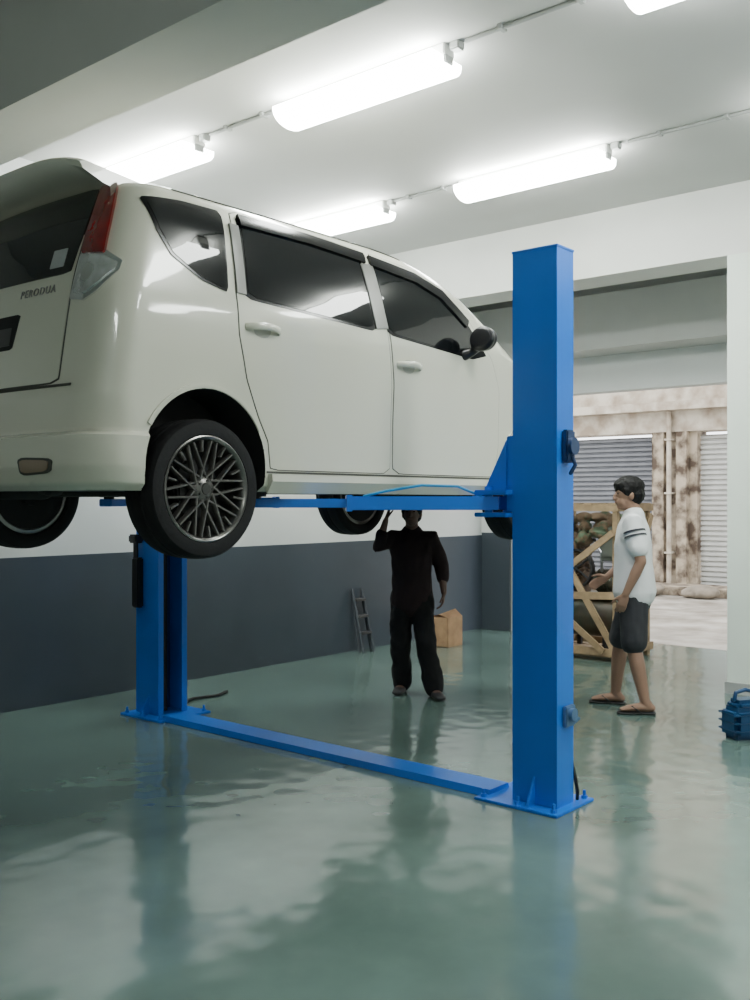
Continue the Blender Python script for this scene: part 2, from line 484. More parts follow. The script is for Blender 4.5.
car=root('car',(CX+2.1,CY,CZ0-.105),'cream white five-door family car raised on a blue two-post lift','car')
ts=[i/8 for i in range(0,8)]+[1+i/12 for i in range(12)]+[2+i/80 for i in range(80)]+[3+i/12 for i in range(12)]+[4+i/8 for i in range(9)]
full=ts+[ 10-t for t in ts[::-1][1:-1]]
HT=TAB[-1][0]
hs=[.20+ (HT-.20)*i/150 for i in range(151)]
vs=[];fs=[]
nr=len(full)
for h in hs:
    for t in full: vs.append(S(t,h))
for i in range(len(hs)-1):
    for k in range(nr): fs.append([i*nr+k,i*nr+(k+1)%nr,(i+1)*nr+(k+1)%nr,(i+1)*nr+k])
fs.append(list(range(nr))[::-1]); fs.append([ (len(hs)-1)*nr+k for k in range(nr)])
body=mesh_obj('body',vs,fs,[M_paint,M_under],True,car)
WR,WF=.62,3.37; AR=.348; AH=.31
cuts=[]
for sx in (WR,WF):
    for sg in (1,-1):
        bm=bmesh.new(); cyl(bm,(CX+sx,CY-sg*.585,CZ0+AH),(CX+sx,CY-sg*1.0,CZ0+AH),AR,64)
        me=bpy.data.meshes.new('cut'); bmesh.ops.recalc_face_normals(bm,faces=bm.faces); bm.to_mesh(me); bm.free()
        o=bpy.data.objects.new('cut',me); COL.objects.link(o); cuts.append(o)
        md=body.modifiers.new('b','BOOLEAN'); md.operation='DIFFERENCE'; md.solver='EXACT'; md.object=o
bpy.context.view_layer.update()
dg=bpy.context.evaluated_depsgraph_get()
nm=bpy.data.meshes.new_from_object(body.evaluated_get(dg))
body.modifiers.clear(); body.data=nm
for o in cuts: bpy.data.objects.remove(o)
for p in nm.polygons:
    c=p.center+body.location
    lx=c.x-CX; lz=c.z-CZ0
    p.material_index=0
    if any((lx-s)**2+(lz-AH)**2<(AR+.001)**2 for s in (WR,WF)) and abs(c.y-CY)<.88 and lz<.68: p.material_index=1
    elif c.z<CZ0+.203: p.material_index=1
    p.use_smooth=True
nm.set_sharp_from_angle(angle=math.radians(28))

# doors
rd=[(1.0,.305),(1.89,.305),(1.90,.8),(1.87,1.1),(1.86,1.515),(.90,1.53),(.80,1.14),(.80,.93),(.85,.72),(.93,.54),(.985,.44)]
fd=[(1.915,.305),(2.93,.305),(2.975,.5),(2.975,.85),(2.90,1.03),(2.70,1.27),(2.50,1.415),(2.25,1.485),(1.885,1.512),(1.895,1.1),(1.925,.8)]
doors=[]
for poly in (rd,fd):
    patch('door_gap',sh_(poly),surf_side,.0012,M_seam,car,rnd=.06,grow=.005,rings=40)
    doors.append(patch('door',sh_(poly),surf_side,.003,M_paint,car,rings=44,rnd=.06))
rdoor,fdoor=doors
patch('window_frame',sh_([(.835,1.097),(1.79,1.062),(1.79,1.49),(1.3,1.505),(.92,1.505)]),surf_side,.0045,M_visor,rdoor,rnd=.05)
patch('window_frame',sh_([(1.875,1.060),(2.68,1.012),(2.84,1.05),(2.70,1.22),(2.49,1.385),(2.25,1.452),(1.86,1.485)]),surf_side,.0045,M_visor,fdoor,rnd=.05)
patch('window',sh_([(.865,1.110),(1.765,1.077),(1.765,1.465),(1.3,1.48),(.94,1.48)]),surf_side,.007,M_glass,rdoor,rnd=.06)
patch('window',sh_([(1.895,1.072),(2.66,1.026),(2.79,1.065),(2.65,1.22),(2.47,1.36),(2.25,1.42),(1.885,1.45)]),surf_side,.007,M_glass,fdoor,rnd=.06)
ribbon('window_visor',sh_([(.93,1.478),(1.4,1.482),(1.82,1.464)]),surf_side,.055,.018,M_visor,rdoor)
ribbon('window_visor',sh_([(1.86,1.460),(2.25,1.430),(2.47,1.370),(2.68,1.225)]),surf_side,.055,.018,M_visor,fdoor)
ribbon('pillar_trim',sh_([(1.828,1.085),(1.825,1.435)]),surf_side,.10,.010,M_pblack,car)
ribbon('pillar_trim',sh_([(.825,1.115),(.885,1.45)]),surf_side,.055,.010,M_pblack,car)
patch('window_frame',sh_([(.745,1.108),(.60,1.143),(.455,1.228),(.405,1.33),(.385,1.475),(.60,1.503),(.835,1.506)]),surf_side,.0045,M_visor,car,rnd=.07)
patch('window',sh_([(.74,1.122),(.60,1.157),(.47,1.238),(.425,1.34),(.405,1.460),(.60,1.486),(.818,1.489)]),surf_side,.007,M_glass,car,rnd=.07,label='tinted rear quarter glass')
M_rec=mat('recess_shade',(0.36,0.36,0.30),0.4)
def handle(x0,x1,h,door):
    bm=bmesh.new(); pts=[];rs=[]
    for k in range(9):
        q=k/8; x=x0+(x1-x0)*q; P,n=surf_side((x,h+.008*math.sin(q*math.pi)))
        pts.append(P+n*(.004+.036*math.sin(q*math.pi)**.4)); rs.append((.017,.009))
    tube(bm,pts,rs,side=V((0,0,1)),seg=12)
    hd=bm_obj('handle',bm,M_paint,True,door)
    xm=(x0+x1)/2
    patch('handle_recess',[(xm-.06,h-.04),(xm+.05,h-.04),(xm+.05,h+.035),(xm-.06,h+.035)],surf_side,.004,M_rec,door,rnd=.28,rings=5)
handle(.84,1.05,.965,rdoor); handle(1.95,2.155,.905,fdoor)
for sx in (WR,WF):
    pth=[(sx+(AR+.012)*math.cos(a),AH+(AR+.012)*math.sin(a)) for a in [math.radians(-12+204*k/40) for k in range(41)]]
    pth=[p for p in pth if p[1]>.46]
    ribbon('wheel_arch_lip',pth,surf_side,.022,.007,M_paint,car)
ribbon('side_skirt',[(.985,.248),(2.98,.248)],surf_side,.070,.028,M_paint,car)
ribbon('skirt_gap',[(.975,.292),(2.99,.292)],surf_side,.010,.003,M_seam,car)
tg=[(-.84,.66),(.84,.66),(.89,1.0),(.88,1.1),(.88,1.50),(-.88,1.50),(-.88,1.1),(-.89,1.0)]
patch('tailgate_gap',tg,surf_t,.001,M_seam,car,rnd=.05,grow=.014,step=.05,rings=24)
tail=patch('tailgate',tg,surf_t,.004,M_paint,car,rnd=.05,step=.05,rings=30)
patch('rear_window',[(-.85,1.13),(.85,1.13),(.88,1.3),(.90,1.54),(-.90,1.54),(-.88,1.3)],surf_t,.009,M_glass,tail,rnd=.05,step=.05,rings=16)
patch('window_sticker',[(.61,1.165),(.76,1.165),(.76,1.25),(.61,1.25)],surf_t,.0115,mat('pale_sticker',(0.42,0.44,0.44),0.5),tail,rnd=.03,rings=4)
patch('plate_recess',[(-.34,.83),(.28,.83),(.36,.985),(-.40,.985)],surf_t,.006,M_under,tail,rnd=.05,step=.05,rings=8)
patch('number_plate',[(-.28,.85),(.25,.85),(.27,.93),(-.28,.93)],surf_t,.008,M_blackp,tail,rnd=.03,step=.05,rings=5)
cu=bpy.data.curves.new('badge_t','FONT'); cu.body='PERODUA'; cu.size=.050; cu.extrude=.002; cu.space_character=1.25
to=bpy.data.objects.new('badge_t',cu); COL.objects.link(to); bpy.context.view_layer.update()
tm=bpy.data.meshes.new_from_object(to.evaluated_get(bpy.context.evaluated_depsgraph_get())); bpy.data.objects.remove(to)
tvs=[]
for v in tm.vertices:
    Y=4.04-v.co.x; y=CY-Y; h=1.055+v.co.y
    P,n=surf_t((y/(0.845-.19),h)); tvs.append(P+n*(.006+v.co.z))
mesh_obj('badge_lettering',tvs,[list(p.vertices) for p in tm.polygons],mat('grey_chrome',(0.26,0.26,0.25),.3,metal=.6),False,tail,label='chrome badge lettering')
M_refl=mat('lamp_reflector',(0.9,0.9,0.88),.08,metal=1)
for sg in (1,-1):
    f=lambda p,sg=sg: surf_t((p[0]*sg,p[1]))
    tl=patch('tail_light',[(.92,1.205),(1.32,1.195),(1.29,1.34),(1.24,1.54),(.93,1.55)],f,.016,M_red,car,rnd=.06,rings=8,label='dark red tail light lens')
    patch('tail_light_chrome_edge',[(.92,1.01),(1.10,1.00),(1.32,1.04),(1.58,1.12),(1.60,1.16),(1.34,1.20),(.92,1.215)],f,.010,M_chrome,tl,rnd=.06,rings=8,grow=.010)
    patch('tail_light_lower_lens',[(.94,1.03),(1.10,1.02),(1.30,1.06),(1.54,1.125),(1.55,1.15),(1.32,1.18),(.94,1.20)],f,.018,M_clear,tl,rnd=.08,rings=8)
    patch('lamp_bulb',[(1.0,1.07),(1.22,1.08),(1.22,1.15),(1.0,1.15)],f,.0195,M_refl,tl,rnd=.28,rings=4)
    rf=patch('bumper_reflector_recess',[(.50,.265),(.86,.275),(.90,.335),(.50,.345)],f,.005,M_seam,car,rnd=.15,rings=5)
    patch('reflector',[(.53,.278),(.83,.285),(.86,.328),(.53,.335)],f,.010,M_amber,rf,rnd=.15,rings=4)
    hl=patch('headlight',[(3.15,.74),(3.95,.72),(3.95,.84),(3.2,.93),(2.99,.95)],f,.01,M_clear,car,rnd=.12,rings=6)
ribbon('bumper_gap',[(-.99,.645),(.99,.645)],surf_t,.010,.005,M_seam,car,step=.06)
patch('windscreen',[(3.45,1.09),(6.55,1.09),(6.6,1.3),(6.5,1.5),(3.5,1.5),(3.4,1.3)],surf_t,.006,M_glass,car,rnd=.05,step=.06,rings=14)
patch('front_grille',[(4.3,.50),(5.7,.50),(5.7,.62),(4.3,.62)],surf_t,.006,M_blackp,car,rnd=.1,step=.06,rings=6)
# roof spoiler
vs=[];fs=[];n=33
for i in range(n):
    y=-.59+1.18*i/(n-1); q=(abs(y)/.59)**5
    sec=[(.75,1.608-.05*q),(.40,1.640-.05*q),(.10+.05*q,1.660-.045*q),(.075+.05*q,1.648-.045*q),(.09+.05*q,1.628-.05*q),(.22+.02*q,1.585-.045*q),(.50,1.54-.045*q)]
    for (x,h) in sec: vs.append((CX+x,CY-y,CZ0+h))
m_=7
for i in range(n-1):
    for k in range(m_): fs.append([i*m_+k,i*m_+(k+1)%m_,(i+1)*m_+(k+1)%m_,(i+1)*m_+k])
fs.append(list(range(m_))); fs.append([(n-1)*m_+k for k in range(m_)])
mesh_obj('spoiler',vs,fs,M_paint,True,car,sharp=40)
ribbon('roof_moulding',[(.55,1.566),(1.2,1.574),(1.9,1.562),(2.15,1.542)],surf_side,.010,.004,M_visor,car)
# wing mirror
P,n=surf_side((2.60,1.03))
bm=bmesh.new()
blob(bm,P+V((0.02,-.13,.085)),[(.05,-.01,0),(0,-.085,0),(0,0,.072)])
blob(bm,P+V((-.005,-.13,.085)),[(.025,0,0),(0,-.09,0),(0,0,.075)])
tube(bm,[P,P+V((0.02,-.05,.02)),P+V((.02,-.09,.05))],[.035,.026,.03])
mir=remesh('wing_mirror',bm,.008,M_blackp,car)
bm=bmesh.new(); blob(bm,P+V((-.026,-.132,.087)),[(.008,0,0),(0,-.072,0),(0,0,.060)]); bm_obj('mirror_glass',bm,M_blackp,True,mir)
# underbody
bm=bmesh.new()
add_box(bm,CX+1.02,CX+2.98,CY-.72,CY+.72,CZ0+.215,CZ0+.26)
cyl(bm,(CX+.55,CY-.62,CZ0+.21),(CX+.55,CY+.62,CZ0+.21),.035,12)
cyl(bm,(CX+3.37,CY-.62,CZ0+.21),(CX+3.37,CY+.62,CZ0+.21),.03,12)
for s in (-1,1):
    cyl(bm,(CX+.58,CY+s*.5,CZ0+.21),(CX+1.05,CY+s*.45,CZ0+.23),.03,10)
    cyl(bm,(CX+WR,CY+s*.60,CZ0+.21),(CX+WR,CY+s*.66,CZ0+.21),.08,20)
    cyl(bm,(CX+WF,CY+s*.60,CZ0+.21),(CX+WF,CY+s*.66,CZ0+.21),.08,20)
bm_obj('underbody',bm,M_under,False,car)
bm=bmesh.new(); tube(bm,[(CX+.22,CY+.2,CZ0+.21),(CX+.42,CY+.2,CZ0+.21)],[(.09,.05),(.09,.05)],side=V((0,1,0)))
tube(bm,[(CX+.12,CY-.35,CZ0+.20),(CX+.2,CY-.3,CZ0+.2),(CX+.3,CY-.0,CZ0+.21)],[.022,.022,.022]); bm_obj('exhaust_silencer',bm,M_under,True,car)

# wheels
def wheel(cx,cy,cz):
    bm=bmesh.new()
    prof=[(.236,-.09),(.245,-.100),(.275,-.104),(.300,-.098),(.313,-.080),(.316,-.04),(.312,-.036),(.312,-.03),(.316,-.026),(.317,0),(.313,.004),(.313,.010),(.316,.014),(.316,.05),(.311,.085),(.29,.10),(.25,.098),(.236,.09)]
    lathe(bm,prof,(cx,cy,cz),seg=64)
    w=bm_obj('wheel',bm,M_tyre,True,car,label='black tyre with dark gunmetal mesh-spoke alloy rim')
    bm=bmesh.new(); lathe(bm,[(.238,-.094),(.240,-.100),(.234,-.103),(.226,-.098),(.216,-.080),(.210,-.05),(.208,.08),(.214,.085),(.236,.08)],(cx,cy,cz),seg=64)
    lip=bm_obj('rim_lip',bm,M_lip,True,w)
    bm=bmesh.new()
    def bar(r0,a0,r1,a1,wd0,wd1,y0,y1):
        p0=V((r0*math.cos(a0),y0,r0*math.sin(a0)));p1=V((r1*math.cos(a1),y1,r1*math.sin(a1)))
        d=(p1-p0).normalized(); s=d.cross(V((0,1,0))).normalized()
        q=[]
        for p,wd in ((p0,wd0),(p1,wd1)):
            for a,b in ((-1,0),(-.5,-.008),(.5,-.008),(1,0),(1,.022),(-1,.022)):
                q.append(bm.verts.new(V((cx,cy,cz))+p+s*wd*a+V((0,b,0))))
        for k in range(6): bm.faces.new([q[k],q[(k+1)%6],q[6+(k+1)%6],q[6+k]])
        bm.faces.new(q[:6][::-1]); bm.faces.new(q[6:])
    nS=10
    for k in range(nS):
        a=2*math.pi*k/nS+.1; d=math.pi/nS
        # crossing mesh: every hub spoke splits twice, giving two rings of diamonds
        bar(.050,a-d*.35,.218,a+d*1.75,.0068,.0062,-.070,-.084)
        bar(.050,a+d*.35,.218,a-d*1.75,.0068,.0062,-.073,-.087)
        bar(.168,a+d,.218,a+d*1.0,.0062,.0072,-.080,-.086)
    lathe(bm,[(.001,-.088),(.03,-.088),(.046,-.080),(.062,-.066),(.062,-.045),(.001,-.045)],(cx,cy,cz),seg=28)
    sp=bm_obj('rim_spokes',bm,M_rim,False,w)
    bm=bmesh.new(); lathe(bm,[(.001,-.093),(.024,-.093),(.027,-.088),(.001,-.086)],(cx,cy,cz),seg=24)
    for k in range(5):
        a=2*math.pi*k/5; c=V((cx+.038*math.cos(a),cy-.090,cz+.038*math.sin(a))); cyl(bm,c,c+V((0,.01,0)),.006,8)
    hc_=bm_obj('hub_cap',bm,M_hub,False,w)
    bm=bmesh.new(); lathe(bm,[(.001,-.02),(.13,-.02),(.13,.0),(.001,.0)],(cx,cy,cz),seg=40)
    add_box(bm,cx-.12,cx-.07,cy-.045,cy+.02,cz-.06,cz+.07,.008)
    bd=bm_obj('brake_disc',bm,mat('disc_steel',(0.03,0.03,0.03),0.5,metal=.5),False,w)
    bm=bmesh.new(); lathe(bm,[(.001,.03),(.209,.03),(.209,.085),(.001,.085)],(cx,cy,cz),seg=40); b2=bm_obj('wheel_backing',bm,M_under,False,w)
    return [w,lip,sp,hc_,bd,b2]
wc=V((CX+WR,CY-.735,CZ0+.21))
W=wheel(*wc)
dup(W,None,Matrix.Translation((WF-WR,0,0)))
R=Matrix.Translation((wc.x,CY,wc.z))@Matrix.Rotation(math.pi,4,'Z')@Matrix.Translation((-wc.x,-CY,-wc.z))
dup(W,None,R); dup(W,None,Matrix.Translation((WF-WR,0,0))@R)

# ------------------------------------------------------------------ LIFT
lift=root('car_lift',(4.27,4.08,0),'bright blue two-post hydraulic car lift bolted to the floor','car lift')
def post(x0,x1,y0,y1,open_dir):
    bm=bmesh.new(); t=.012; H=2.72
    add_box(bm,x0,x0+t,y0,y1,.012,H); add_box(bm,x1-t,x1,y0,y1,.012,H)
    if open_dir>0:
        add_box(bm,x0+t,x1-t,y0,y0+t,.012,H); yl0,yl1=y1-t,y1
    else:
        add_box(bm,x0+t,x1-t,y1-t,y1,.012,H); yl0,yl1=y0,y0+t
    lip=.045
    add_box(bm,x0+t,x0+lip,yl0,yl1,.012,H); add_box(bm,x1-lip,x1-t,yl0,yl1,.012,H)
    p=bm_obj('post',bm,M_blue,False,lift)
    box('post_cap',x0-.004,x1+.004,y0-.004,y1+.004,H,H+.012,M_blue,.002,p)
    ym=(y0+y1)/2
    bm=bmesh.new(); cyl(bm,((x0+x1)/2,ym,.02),((x0+x1)/2,ym,1.45),.04,14)
    bm_obj('hydraulic_cylinder',bm,M_black,True,p)
    box('inner_channel',x0+.02,x1-.02,ym+(-.075 if open_dir>0 else .045),ym+(-.045 if open_dir>0 else .075),.02,2.6,M_bluedk,0,p)
    return p
p1=post(4.17,4.33,2.38,2.63,1)
p2=post(4.20,4.45,5.50,5.75,-1)
def baseplate(x0,x1,y0,y1,post_):
    b=box('base_plate',x0,x1,y0,y1,0,.014,M_blue,.003,post_)
    for (x,y) in ((x0+.035,y0+.035),(x1-.035,y0+.035),(x0+.035,y1-.035),(x1-.035,y1-.035),(x0+.035,(y0+y1)/2)):
        bm=bmesh.new(); cyl(bm,(x,y,.012),(x,y,.030),.015,6); cyl(bm,(x,y,.03),(x,y,.055),.008,10)
        bm_obj('anchor_bolt',bm,M_blue,False,b)
baseplate(4.08,4.45,2.33,2.80,p1)
baseplate(4.10,4.55,5.36,5.80,p2)
for (xa,xb,ya,yb) in ((4.33,4.43,2.44,2.452),(4.33,4.43,2.56,2.572),(4.10,4.17,2.50,2.512),(4.12,4.20,5.6,5.612)):
    bm=bmesh.new()
    lowx=xa if xa in (4.33,) else xb
    hx=xb if lowx==xa else xa
    q=[bm.verts.new(p) for p in [(lowx,ya,.014),(hx,ya,.014),(lowx,ya,.15),(lowx,yb,.014),(hx,yb,.014),(lowx,yb,.15)]]
    for f in ((0,1,2),(3,4,5),(0,1,4,3),(1,2,5,4),(2,0,3,5)): bm.faces.new([q[i] for i in f])
    bm_obj('gusset',bm,M_blue,False,lift)
bm=bmesh.new()
q0=[(4.15,0),(4.165,.035),(4.335,.035),(4.35,0)]
a=[bm.verts.new((x,2.76,z+.002)) for x,z in q0]; b=[bm.verts.new((x,5.40,z+.002)) for x,z in q0]
for k in range(4): bm.faces.new([a[k],a[(k+1)%4],b[(k+1)%4],b[k]])
bm.faces.new(a); bm.faces.new(b)
bm_obj('floor_cover',bm,M_blue,False,lift)
def carriage(xc,ya,s):
    """ya: post face, s: +1/-1 direction toward the car"""
    bm=bmesh.new()
    def bx(x0,x1,d0,d1,z0,z1,b=.004):
        y0,y1=sorted((ya+s*d0,ya+s*d1)); add_box(bm,x0,x1,y0,y1,z0,z1,b)
    bx(xc-.065,xc+.065,-.03,.045,1.44,1.82)
    bx(xc-.14,xc+.14,-.0,.19,1.525,1.55); bx(xc-.14,xc+.14,.0,.19,1.415,1.437)
    for gx in (xc-.075,xc+.063):
        q=[]
        for x in (gx,gx+.012):
            for d,z in ((.04,1.55),(.17,1.55),(.04,1.80)): q.append(bm.verts.new((x,ya+s*d,z)))
        for f in ((0,1,2),(3,4,5),(0,1,4,3),(1,2,5,4),(2,0,3,5)): bm.faces.new([q[i] for i in f])
    return bm_obj('carriage',bm,M_blue,False,lift)
c1=carriage(4.25,2.63,1); c2=carriage(4.325,5.50,-1)
def arm(p0,p1,car_):
    p0=V(p0);p1=V(p1); d=p1-p0; L=d.length; ang=math.atan2(d.y,d.x)
    M=Matrix.Translation(p0)@Matrix.Rotation(ang,4,'Z')
    bm=bmesh.new()
    add_box(bm,-.04,L*.60,-.05,.05,-.038,.030,.004,M)
    cc=bmesh.new(); cyl(cc,(0,0,-.075),(0,0,.08),.022,14); bmesh.ops.transform(cc,matrix=M,verts=cc.verts); merge(bm,cc)
    a=bm_obj('lift_arm',bm,M_blue,False,car_)
    bm=bmesh.new(); add_box(bm,L*.5,L+.05,-.038,.038,-.026,.018,.004,M)
    add_box(bm,L*.60-.01,L*.60+.02,-.058,.058,-.045,.037,.003,M)
    ia=bm_obj('arm_extension',bm,M_blue,False,a)
    bm=bmesh.new(); cc=bmesh.new(); cyl(cc,(L,0,.0),(L,0,.030),.03,16); cyl(cc,(L,0,.028),(L,0,.050),.055,20); bmesh.ops.transform(cc,matrix=M,verts=cc.verts); merge(bm,cc)
    bm_obj('arm_pad',bm,M_black,False,a)
    return a
za=1.488
arm((4.17,2.77,za),(3.34,3.60,za),c1); arm((4.34,2.77,za),(5.22,3.62,za),c1)
arm((4.24,5.36,za),(3.36,4.86,za),c2); arm((4.42,5.36,za),(5.22,4.88,za),c2)
bm=bmesh.new()
pp=[(4.19,2.83,1.52),(4.08,2.90,1.57),(3.95,3.03,1.575),(3.82,3.16,1.545),(3.75,3.24,1.52)]
tube(bm,pp,[.007]*5,seg=8); bm_obj('arm_cable',bm,mat('cyan_hose',(0.02,0.28,0.48),0.4),True,lift)
bm=bmesh.new(); add_box(bm,4.21,4.29,2.345,2.38,1.68,1.84,.008); cyl(bm,(4.25,2.345,1.76),(4.25,2.325,1.76),.042,20)
tube(bm,[(4.25,2.345,1.72),(4.26,2.33,1.67),(4.25,2.35,1.63)],[.010,.010,.010])
bm_obj('safety_lock',bm,mat('lock_dark_blue',(0.008,0.035,0.12),0.4,coat=.4),True,p1)
bm=bmesh.new(); add_box(bm,4.22,4.31,2.355,2.38,.40,.50,.005); cyl(bm,(4.265,2.355,.46),(4.265,2.335,.46),.03,16); cyl(bm,(4.28,2.345,.42),(4.30,2.33,.44),.008,8)
bm_obj('pulley_bracket',bm,mat('bluish_steel',(0.12,0.22,0.38),.4,metal=.5),True,p1)
bm=bmesh.new(); tube(bm,[(4.335,2.39,.20),(4.345,2.375,.12),(4.355,2.37,.06),(4.37,2.38,.02)],[.009]*4,seg=8); bm_obj('hydraulic_hose',bm,M_black,True,p1)
bm=bmesh.new(); add_box(bm,4.15,4.20,5.66,5.74,.75,1.10,.01); cyl(bm,(4.16,5.70,1.10),(4.16,5.70,1.22),.018,10); add_box(bm,4.13,4.2,5.66,5.75,1.20,1.26,.01)
bm_obj('safety_lock',bm,M_blackp,False,p2)
bm=bmesh.new(); tube(bm,[(4.52,5.70,.02),(4.75,5.8,.012),(4.95,5.75,.012),(5.1,5.82,.012)],[.011]*4,seg=8)
bm_obj('hydraulic_hose',bm,M_black,True,lift)

# ------------------------------------------------------------------ CRATE with compressor
x0,x1,y0,y1=8.35,9.0,4.15,4.95
cr=root('wooden_crate',((x0+x1)/2,(y0+y1)/2,0),'open pale wooden slatted crate frame around a machine','crate')
H=1.46
def stick(p0,p1,w=.035,t=.02,name='slat'):
    bm=bmesh.new(); p0=V(p0);p1=V(p1)
    tt,a,b=frame(p1-p0,V((0,0,1)) if abs((p1-p0).normalized().z)<.9 else V((1,0,0)))
    q=[]
    for p in (p0,p1):
        for s,u in ((-1,-1),(1,-1),(1,1),(-1,1)): q.append(bm.verts.new(p+a*s*w+b*u*t))
    for k in range(4): bm.faces.new([q[k],q[(k+1)%4],q[4+(k+1)%4],q[4+k]])
    bm.faces.new(q[:4]); bm.faces.new(q[4:])
    return bm_obj(name,bm,M_wood,False,cr)
for x in (x0,x1):
    for y in (y0,y1): stick((x,y,0),(x,y,H),.028,.022,'corner_post')
for z in (.09,H-.03):
    for x in (x0-.03,x1+.03): stick((x,y0-.05,z),(x,y1+.05,z),.035,.012)
    for y in (y0-.035,y1+.035): stick((x0-.05,y,z),(x1+.05,y,z),.035,.012)
stick((x0-.035,y0,.12),(x0-.035,y1,H-.08),.032,.010,'brace')
stick((x0-.06,y1,.62),(x0-.06,y0,1.20),.030,.010,'brace')
stick((x0-.06,y1-.1,.55),(x0-.06,y0+.1,.10),.030,.010,'brace')
stick((x0,y0-.05,.12),(x1,y0-.05,H-.1),.032,.010,'brace')
stick((x0-.035,y0-.05,.62),(x0-.035,y1+.05,.58),.034,.012)
for i in range(4):
    y=y0+.02+i*.24; stick((x0-.05,y,H+.0),(x1+.05,y,H+.0),.012,.04)
for i in range(4): stick((x0+.05+i*.18,y0,.05),(x0+.05+i*.18,y1,.05),.014,.06)
comp=root('air_compressor',(8.68,4.55,.065),'green and brown air compressor standing inside a wooden crate','compressor')
bm=bmesh.new(); tube(bm,[(8.68,4.33,.38),(8.68,4.80,.38)],[.2,.2],seg=28); tank=bm_obj('air_tank',bm,M_green,True,comp)
for y in (4.35,4.78):
    for s in (-1,1): box('leg',8.68+s*.15-.02,8.68+s*.15+.02,y-.02,y+.02,.065,.30,M_black,0,comp)
bm=bmesh.new(); add_box(bm,8.50,8.86,4.28,4.86,.565,.60,.004); bm_obj('mount_plate',bm,M_green,False,comp)
bm=bmesh.new(); tube(bm,[(8.68,4.33,.72),(8.68,4.50,.72)],[.1,.1],seg=20)
for i in range(6): cyl(bm,(8.68,4.36+i*.022,.72),(8.68,4.366+i*.022,.72),.12,20)
bm_obj('motor',bm,M_green,True,comp)
bm=bmesh.new()
for s in (-1,1):
    for i in range(8):
        c=V((8.68+s*.07,4.70,.76+i*.035)); cyl(bm,c,c+V((s*.006,0,.018)),.085,18)
    tube(bm,[(8.68,4.70,.68),(8.68+s*.10,4.70,1.05)],[.07,.055],seg=14)
add_box(bm,8.58,8.78,4.62,4.78,.60,.80,.01)
bm_obj('pump',bm,M_brown,False,comp)
bm=bmesh.new(); lathe(bm,[(.17,-.03),(.19,-.03),(.19,.03),(.17,.03)],(8.53,4.66,.84),axis='X',seg=30)
for k in range(5):
    a=2*math.pi*k/5; cyl(bm,(8.53,4.66,.84),(8.53,4.66+.175*math.cos(a),.84+.175*math.sin(a)),.012,8)
bm_obj('flywheel',bm,M_black,False,comp)
bm=bmesh.new(); tube(bm,[(8.60,4.42,.82),(8.55,4.40,1.0),(8.6,4.5,1.12),(8.66,4.66,1.1)],[.014]*4,seg=8); bm_obj('air_pipe',bm,M_steel,True,comp)
bm=bmesh.new(); add_box(bm,8.55,8.8,4.24,4.42,.92,1.25,.01); add_box(bm,8.53,8.55,4.27,4.39,.96,1.18,.003); bm_obj('control_box',bm,mat('grey_panel',(0.10,0.11,0.09),0.5),False,comp)
bm=bmesh.new()
for i in range(20):
    blob(bm,(8.66+random.uniform(-.19,.19),4.58+random.uniform(-.28,.28),1.20+random.uniform(-.10,.14)),[(random.uniform(.06,.11),0,0),(0,random.uniform(.06,.1),0),(0,0,random.uniform(.04,.07))],10,8)
o_=remesh('protective_wrap',bm,.015,mat('brown_green_wrap',(0.15,0.10,0.06),.8,vscale=9,col2=(0.06,0.09,0.05),lo=.48,hi=.58),comp,2); wrinkle(o_,.02,18,2,1)

# ------------------------------------------------------------------ cardboard box near wall
bx=root('cardboard_box',(8.25,5.97,0),'small brown cardboard box on the floor near the wall','box')
bm=bmesh.new(); x0,x1,y0,y1=8.10,8.36,5.88,6.10; t=.006; Hh=.30
add_box(bm,x0,x1,y0,y0+t,0,Hh);add_box(bm,x0,x1,y1-t,y1,0,Hh);add_box(bm,x0,x0+t,y0,y1,0,Hh);add_box(bm,x1-t,x1,y0,y1,0,Hh);add_box(bm,x0,x1,y0,y1,0,t)
bm_obj('carton',bm,M_card,False,bx)
for s,yy,dz in ((-1,y0,.07),(1,y1,.03)):
    bm=bmesh.new(); q=[bm.verts.new(p) for p in [(x0,yy,Hh),(x1,yy,Hh),(x1,yy-s*.09,Hh+dz),(x0,yy-s*.11,Hh+.03)]]; bm.faces.new(q)
    r=bmesh.ops.solidify(bm,geom=bm.faces[:],thickness=.005); bm_obj('flap',bm,M_card,False,bx)
# folded step stool leaning at wall
ld=root('step_ladder',(7.32,6.32,0),'small folded dark grey step ladder leaning on the wall','ladder')
M_lad=mat('dull_grey_metal',(0.048,0.056,0.068),0.6)
M_step=mat('dull_step',(0.052,0.05,0.052),0.7)
LX=7.34
bm=bmesh.new()
for s in (-1,1):
    cyl(bm,(LX+s*.08,6.28,0.0),(LX+s*.07,6.44,.62),.014,10)
    cyl(bm,(LX+s*.09,6.33,0.0),(LX+s*.07,6.445,.60),.011,10)
bm_obj('ladder_frame',bm,M_lad,True,ld)
for z in (.18,.34,.50):
    box('step',LX-.07,LX+.07,6.28+z*.25-.03,6.28+z*.25+.04,z,z+.025,M_step,.004,ld)
